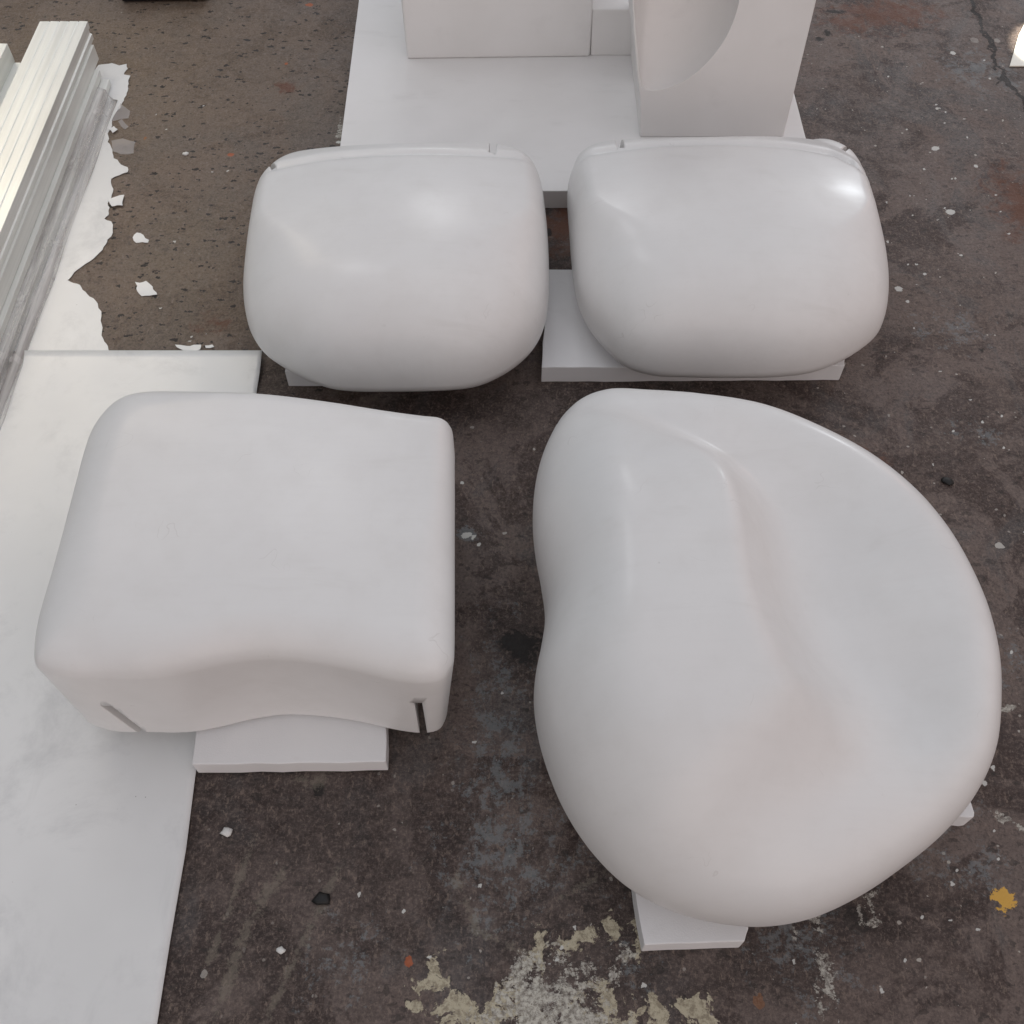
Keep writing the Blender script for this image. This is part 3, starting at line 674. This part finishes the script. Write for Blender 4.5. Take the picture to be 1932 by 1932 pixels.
# ---------------------------------------------------------------- white sheets on the floor
def grid_sheet(name, rows, z, nx=50, label='', cat='sheet', mat=M_SHEET, th=.0015):
    V = []; F_ = []
    ys = [r[0] for r in rows]; L = [r[1] for r in rows]; Rr = [r[2] for r in rows]
    yy = np.linspace(ys[0], ys[-1], 110)
    for y in yy:
        l = np.interp(y, ys, L); r = np.interp(y, ys, Rr)
        for i in range(nx + 1):
            px = l + (r - l) * i / nx; zz = z(px, y); V.append(at(px, y, zz))
    m = nx + 1
    for j in range(len(yy) - 1):
        for i in range(nx): F_.append((j * m + i, (j + 1) * m + i, (j + 1) * m + i + 1, j * m + i + 1))
    o = link_mesh(name, V, F_, mat)
    md = o.modifiers.new('t', 'SOLIDIFY'); md.thickness = th; md.offset = -1
    return tag(o, label, cat)
def zs(px, py):
    e = max(0, min(1, (px - 400) / 92)) * max(0, min(1, (760 - py) / 60)) if px > 400 and py < 760 else 0
    far = .002 * max(0, 1 - abs(py - 663) / 25)
    return .0035 + .007 * e * e + far + .0012 * math.sin(px * .011 + py * .006) + .0012
grid_sheet('plastic_sheet', [(661, 45, 494), (700, 30, 490), (745, 10, 483), (1000, -160, 440), (1465, -330, 368), (1600, -380, 351), (1780, -440, 320), (1932, -480, 296), (2150, -520, 266)],
           zs, label='large smudged white sheet under and in front of the square-cornered seat block')

def fractal(poly, amp, depth, rr):
    for _ in range(depth):
        out = []
        for i in range(len(poly)):
            a = Vector(poly[i]); b = Vector(poly[(i + 1) % len(poly)]); L = (b - a).length
            out.append(tuple(a))
            if L > .012:
                n = Vector((-(b - a).y, (b - a).x)) / max(L, 1e-9)
                m = (a + b) / 2 + n * rr.uniform(-amp, amp) * L
                out.append(tuple(m))
        poly = out
    return poly
def scrap(name, px, z, label, cat='paper scrap', group=None, mat=M_SHEET, th=.0008, amp=.12, depth=2, lift=.004, seed=1):
    rr = random.Random(seed)
    poly = [tuple(at(a, b, z)[:2]) for a, b in px]
    poly = fractal(poly, amp, depth, rr)
    bm = bmesh.new()
    f = bm.faces.new([bm.verts.new((p[0], p[1], 0)) for p in poly])
    bmesh.ops.triangulate(bm, faces=[f])
    cx = sum(p[0] for p in poly) / len(poly); cy = sum(p[1] for p in poly) / len(poly)
    bmesh.ops.subdivide_edges(bm, edges=[e for e in bm.edges if e.calc_length() > .02], cuts=1)
    ph = rr.uniform(0, 6)
    for v in bm.verts:
        v.co.z = z + lift * (.5 + .5 * math.sin(v.co.x * 45 + ph + v.co.y * 31)) * min(1, math.hypot(v.co.x - cx, v.co.y - cy) / .05)
    bmesh.ops.recalc_face_normals(bm, faces=bm.faces)
    me = bpy.data.meshes.new(name); V = [tuple(v.co) for v in bm.verts]; bm.verts.index_update(); Fc = [tuple(v.index for v in f.verts) for f in bm.faces]; bm.free()
    o = link_mesh(name, V, Fc, mat, smooth=False)
    md = o.modifiers.new('t', 'SOLIDIFY'); md.thickness = th; md.offset = 1
    return tag(o, label, cat, group)
torn = [(50, 664.5), (206, 664), (197, 645), (191.6, 633), (190, 605), (184.6, 573), (176, 563), (165, 555.5), (151, 538), (128, 529), (140, 514), (155, 503), (183, 482), (200, 461), (203, 452), (210, 446.5), (210, 418), (197, 413), (205, 406), (207, 392), (203, 384), (211, 368), (214, 357), (210, 348), (210, 337.5),
        (225, 331), (241, 325), (241, 316), (228.5, 311), (222, 302), (214.5, 299), (210, 278), (203, 268), (206, 262), (203, 252), (211, 232), (228, 204), (234, 190), (239, 176), (243, 158), (246, 143), (234, 141), (241, 130), (239, 121), (225, 124), (211, 119.5), (186, 123), (150, 200), (70, 430), (0, 664)]
scrap('torn_sheet', torn, .0015, 'white sheet with a ragged torn right edge beside the metal bars', cat='torn sheet', amp=.10, depth=2, lift=.0, seed=4)
r1 = lambda L: [(x * .3516, y * .3516) for x, y in L]
G = 'torn white scraps on the floor'
scrap('paper_scrap', r1([(712, 1275), (735, 1250), (770, 1262), (800, 1290), (795, 1305), (730, 1303)]), .001, 'small rounded white scrap, the farther of two lone scraps on bare floor', group=G, seed=2)
scrap('paper_scrap', r1([(725, 1515), (750, 1520), (785, 1510), (820, 1540), (845, 1585), (760, 1590), (735, 1560)]), .001, 'larger jagged white scrap, the nearer of two lone scraps on bare floor', group=G, seed=3)
scrap('paper_scrap', r1([(940, 1852), (1000, 1857), (1080, 1852), (1074, 1878), (1000, 1884), (965, 1872)]), .006, 'pointed white scrap at the far edge of the large smudged sheet', group=G, seed=5)
scrap('paper_scrap', r1([(582, 1075), (620, 1058), (668, 1048), (658, 1080), (660, 1105), (600, 1108)]), .004, 'white scrap touching the ragged edge just below its middle notch', group=G, seed=6)
scrap('paper_scrap', r1([(582, 692), (612, 678), (632, 694), (604, 714)]), .004, 'tiny white flake at the ragged edge between the clear film pieces', group=G, seed=7)
scrap('paper_scrap', r1([(1100, 1855), (1140, 1850), (1150, 1862), (1105, 1868)]), .001, 'thin white sliver beside the pointed scrap at the sheet edge', group=G, seed=8)
GF = 'clear film pieces by the torn sheet'
scrap('film_piece', r1([(598, 757), (660, 748), (728, 768), (720, 830), (650, 828), (604, 812)]), .004, 'rectangular piece of clear film lying over the floor below the others', 'film piece', GF, M_FILM, amp=.05, lift=.006, seed=9)
scrap('film_piece', r1([(600, 650), (650, 560), (700, 600), (690, 636), (640, 640)]), .004, 'crumpled clear film piece high on the ragged edge', 'film piece', GF, M_FILM, amp=.08, lift=.010, seed=10)
scrap('film_piece', r1([(635, 655), (655, 644), (690, 682), (672, 698)]), .004, 'narrow strip of clear film between the crumpled and the rectangular piece', 'film piece', GF, M_FILM, amp=.05, lift=.006, seed=11)

# ---------------------------------------------------------------- aluminium bars
def extrude(name, prof, y0, y1, mat, label, x0, z0, twist=0.0):
    n = len(prof)
    V = [(x0 + p[0] + twist * (y - y1), y, z0 + p[1]) for y in (y0, y1) for p in prof]
    Fc = [tuple(range(n)), tuple(range(2 * n - 1, n - 1, -1))] + [(i, n + i, n + (i + 1) % n, (i + 1) % n) for i in range(n)]
    o = link_mesh(name, V, Fc, mat, smooth=False); bevel_mesh(o, .0008, 1, 50)
    return tag(o, label, 'metal bar', 'aluminium bars stacked at the left')
def ribbed(w, h, k, rib=.0035, gw=.16, groove=False):
    # box section whose top carries k flutes
    p = [(0, 0), (w, 0)] + ([(w, h * .3), (w - .004, h * .34), (w - .004, h * .6), (w, h * .64)] if groove else []) + [(w, h)]
    for i in range(k):
        x1 = w - (i + 1 - gw) * w / k; x2 = w - (i + 1) * w / k
        xa = w - i * w / k
        if i < k - 1:
            p += [(x1 + .001, h + .0008), (x1, h - rib), (x2 + .001, h - rib), (x2, h)]
    p += [(0, h)]
    return p
ex = lambda px, py, z: at(px, py, z)
zA = .125
xa0 = at(74, 42, zA)[0]; xa1 = at(166, 38, zA)[0]
extrude('aluminium_bar', ribbed(xa1 - xa0, .045, 5, .0015, .10, groove=True), .7, at(120, 40, zA)[1], M_ALU, 'topmost ribbed aluminium bar, its far end reaching farthest', xa0, zA - .045)
zB = .080
xb1 = at(177, 84, zB)[0]
extrude('aluminium_bar', ribbed(.15, .038, 3, .003), .7, at(172, 84, zB)[1], M_ALU, 'aluminium bar directly under the right edge of the topmost ribbed one', xb1 - .15, zB - .038)
xe1 = at(14, 82, .125)[0]
extrude('aluminium_bar', ribbed(.12, .045, 4), .7, at(8, 82, .125)[1], M_ALU, 'aluminium bar at the picture edge left of the topmost ribbed one', xe1 - .12, .080)
xg1 = at(32, 120, .08)[0]
extrude('aluminium_bar', ribbed(.20, .038, 4, .002), .7, at(25, 118, .08)[1], M_ALU, 'flat aluminium bar in the gap left of the topmost ribbed one', xb1 - .155 - .20, .042)
zC = .041
xc1 = at(188, 132, zC)[0]
extrude('aluminium_bar', ribbed(.06, .018, 2, .003), .7, at(186, 132, zC)[1], M_ALU, 'narrow aluminium bar below and right of the stack, pointed at its far end', xc1 - .06, zC - .018)
extrude('aluminium_bar', ribbed(.30, .018, 5, .002), .7, at(186, 128, zC)[1] - .02, M_ALU, 'wide aluminium bar in the middle layer hidden beneath the stack', xc1 - .365, zC - .018)
zD = .0225
xd1 = at(205, 150, zD)[0]
extrude('aluminium_bar', ribbed(.10, .016, 4, .0035), .7, at(204, 148, zD)[1], M_ALU, 'lowest aluminium bar lying on the torn white sheet, wrapped in film', xd1 - .10, .0045)
extrude('aluminium_bar', ribbed(.32, .016, 4, .002), .7, at(204, 148, zD)[1] - .05, M_ALU, 'wide aluminium bar at the bottom of the stack', xd1 - .425, .0045)
# film wrap over the lowest bar
def wrap():
    x = xd1; V = []; y1 = at(210, 165, .02)[1]
    prof = [(-.075, .0245), (-.04, .026), (-.012, .0255), (.004, .022), (.012, .012), (.020, .004), (.028, .003)]
    N = 60; Fc = []
    rr = random.Random(2)
    for j in range(N + 1):
        y = .7 + (y1 - .7) * j / N
        for i, p in enumerate(prof):
            k = 1 if j < N else .6
            V.append((x + p[0] * (1 if i < 4 else k) + .0015 * math.sin(y * 17 + i), y - (.03 * i / 6 if j == N else 0), p[1] + .0012 * math.sin(y * 31 + i * 2) + .0012))
    m = len(prof)
    for j in range(N):
        for i in range(m - 1): Fc.append((j * m + i, (j + 1) * m + i, (j + 1) * m + i + 1, j * m + i + 1))
    o = link_mesh('film_wrap', V, Fc, M_WRAP); md = o.modifiers.new('t', 'SOLIDIFY'); md.thickness = .0004
    tag(o, 'long clear film wrap draped along the lowest aluminium bar', 'film wrap')
wrap()

# ---------------------------------------------------------------- small loose things
def chip(name, px, py, r, h, mat, label, cat, seed, hole=False, group=None):
    rr = random.Random(seed); x, y, _ = at(px, py, 0); n = 9
    ring = [(r * rr.uniform(.65, 1.1) * math.cos(i / n * 6.283), .75 * r * rr.uniform(.65, 1.1) * math.sin(i / n * 6.283)) for i in range(n)]
    V = [(x + a * .9, y + b * .9, .0005) for a, b in ring] + [(x + a, y + b, h * .5) for a, b in ring] + [(x + a * .6, y + b * .6, h * rr.uniform(.8, 1)) for a, b in ring]
    Fc = [tuple(range(n - 1, -1, -1)), tuple(range(2 * n, 3 * n))]
    for k in range(2): Fc += [(k * n + i, k * n + (i + 1) % n, (k + 1) * n + (i + 1) % n, (k + 1) * n + i) for i in range(n)]
    o = link_mesh(name, V, Fc, mat); return tag(o, label, cat, group)
chip('pebble', 429, 1571, .0105, .008, M_CHIP, 'white crumb on the floor just right of the large smudged sheet', 'crumb', 1)
chip('pebble', 530, 1793, .007, .005, M_CHIP, 'small white crumb near the bottom edge, left of the peeled cream paint', 'crumb', 2)
chip('rubber_bit', 609, 1697, .015, .009, M_BLACK, 'black rubber bit on the dark floor between the slab and the peeled paint', 'rubber bit', 3)
chip('rubber_bit', 1787, 909, .013, .006, M_BLACK, 'black rubber bit on the floor right of the heart-shaped seat', 'rubber bit', 4)
chip('pebble', 351, 292, .008, .006, M_CHIP, 'white crumb on the tan floor right of the rectangular film piece', 'crumb', 5)

ct = [at(230, 4, .004)[:2], at(394, 0, .004)[:2], at(398, -140, .05)[:2], at(236, -140, .05)[:2]]
cs = prism('tool_case', ct, .004, .055, M_BLACK, bev=.006)
tag(cs, 'black case edge just showing at the top of the picture', 'case')
# bright cream card at the right picture edge, overexposed by a narrow spot added for it
cd = [(1905, 124), (1940, 124), (2000, 124), (2000, 20), (1945, 20), (1922, 66)]
card = prism('cream_card', [at(a, b, .004)[:2] for a, b in cd], .001, .004, M_CREAM, bev=.001)
tag(card, 'glaring cream card at the right picture edge beside the crack', 'card')
sp = bpy.data.lights.new('card_spot', 'SPOT'); sp.energy = 1500; sp.color = (1, .93, .78); sp.spot_size = math.radians(4.8); sp.spot_blend = .3; sp.shadow_soft_size = .01
so = bpy.data.objects.new('card_spot', sp); COL.objects.link(so); so.location = (2.2, 3.2, 2.6)
tgt = Vector(at(1993, 86, 0)); so.rotation_euler = (tgt - so.location).to_track_quat('-Z', 'Y').to_euler()
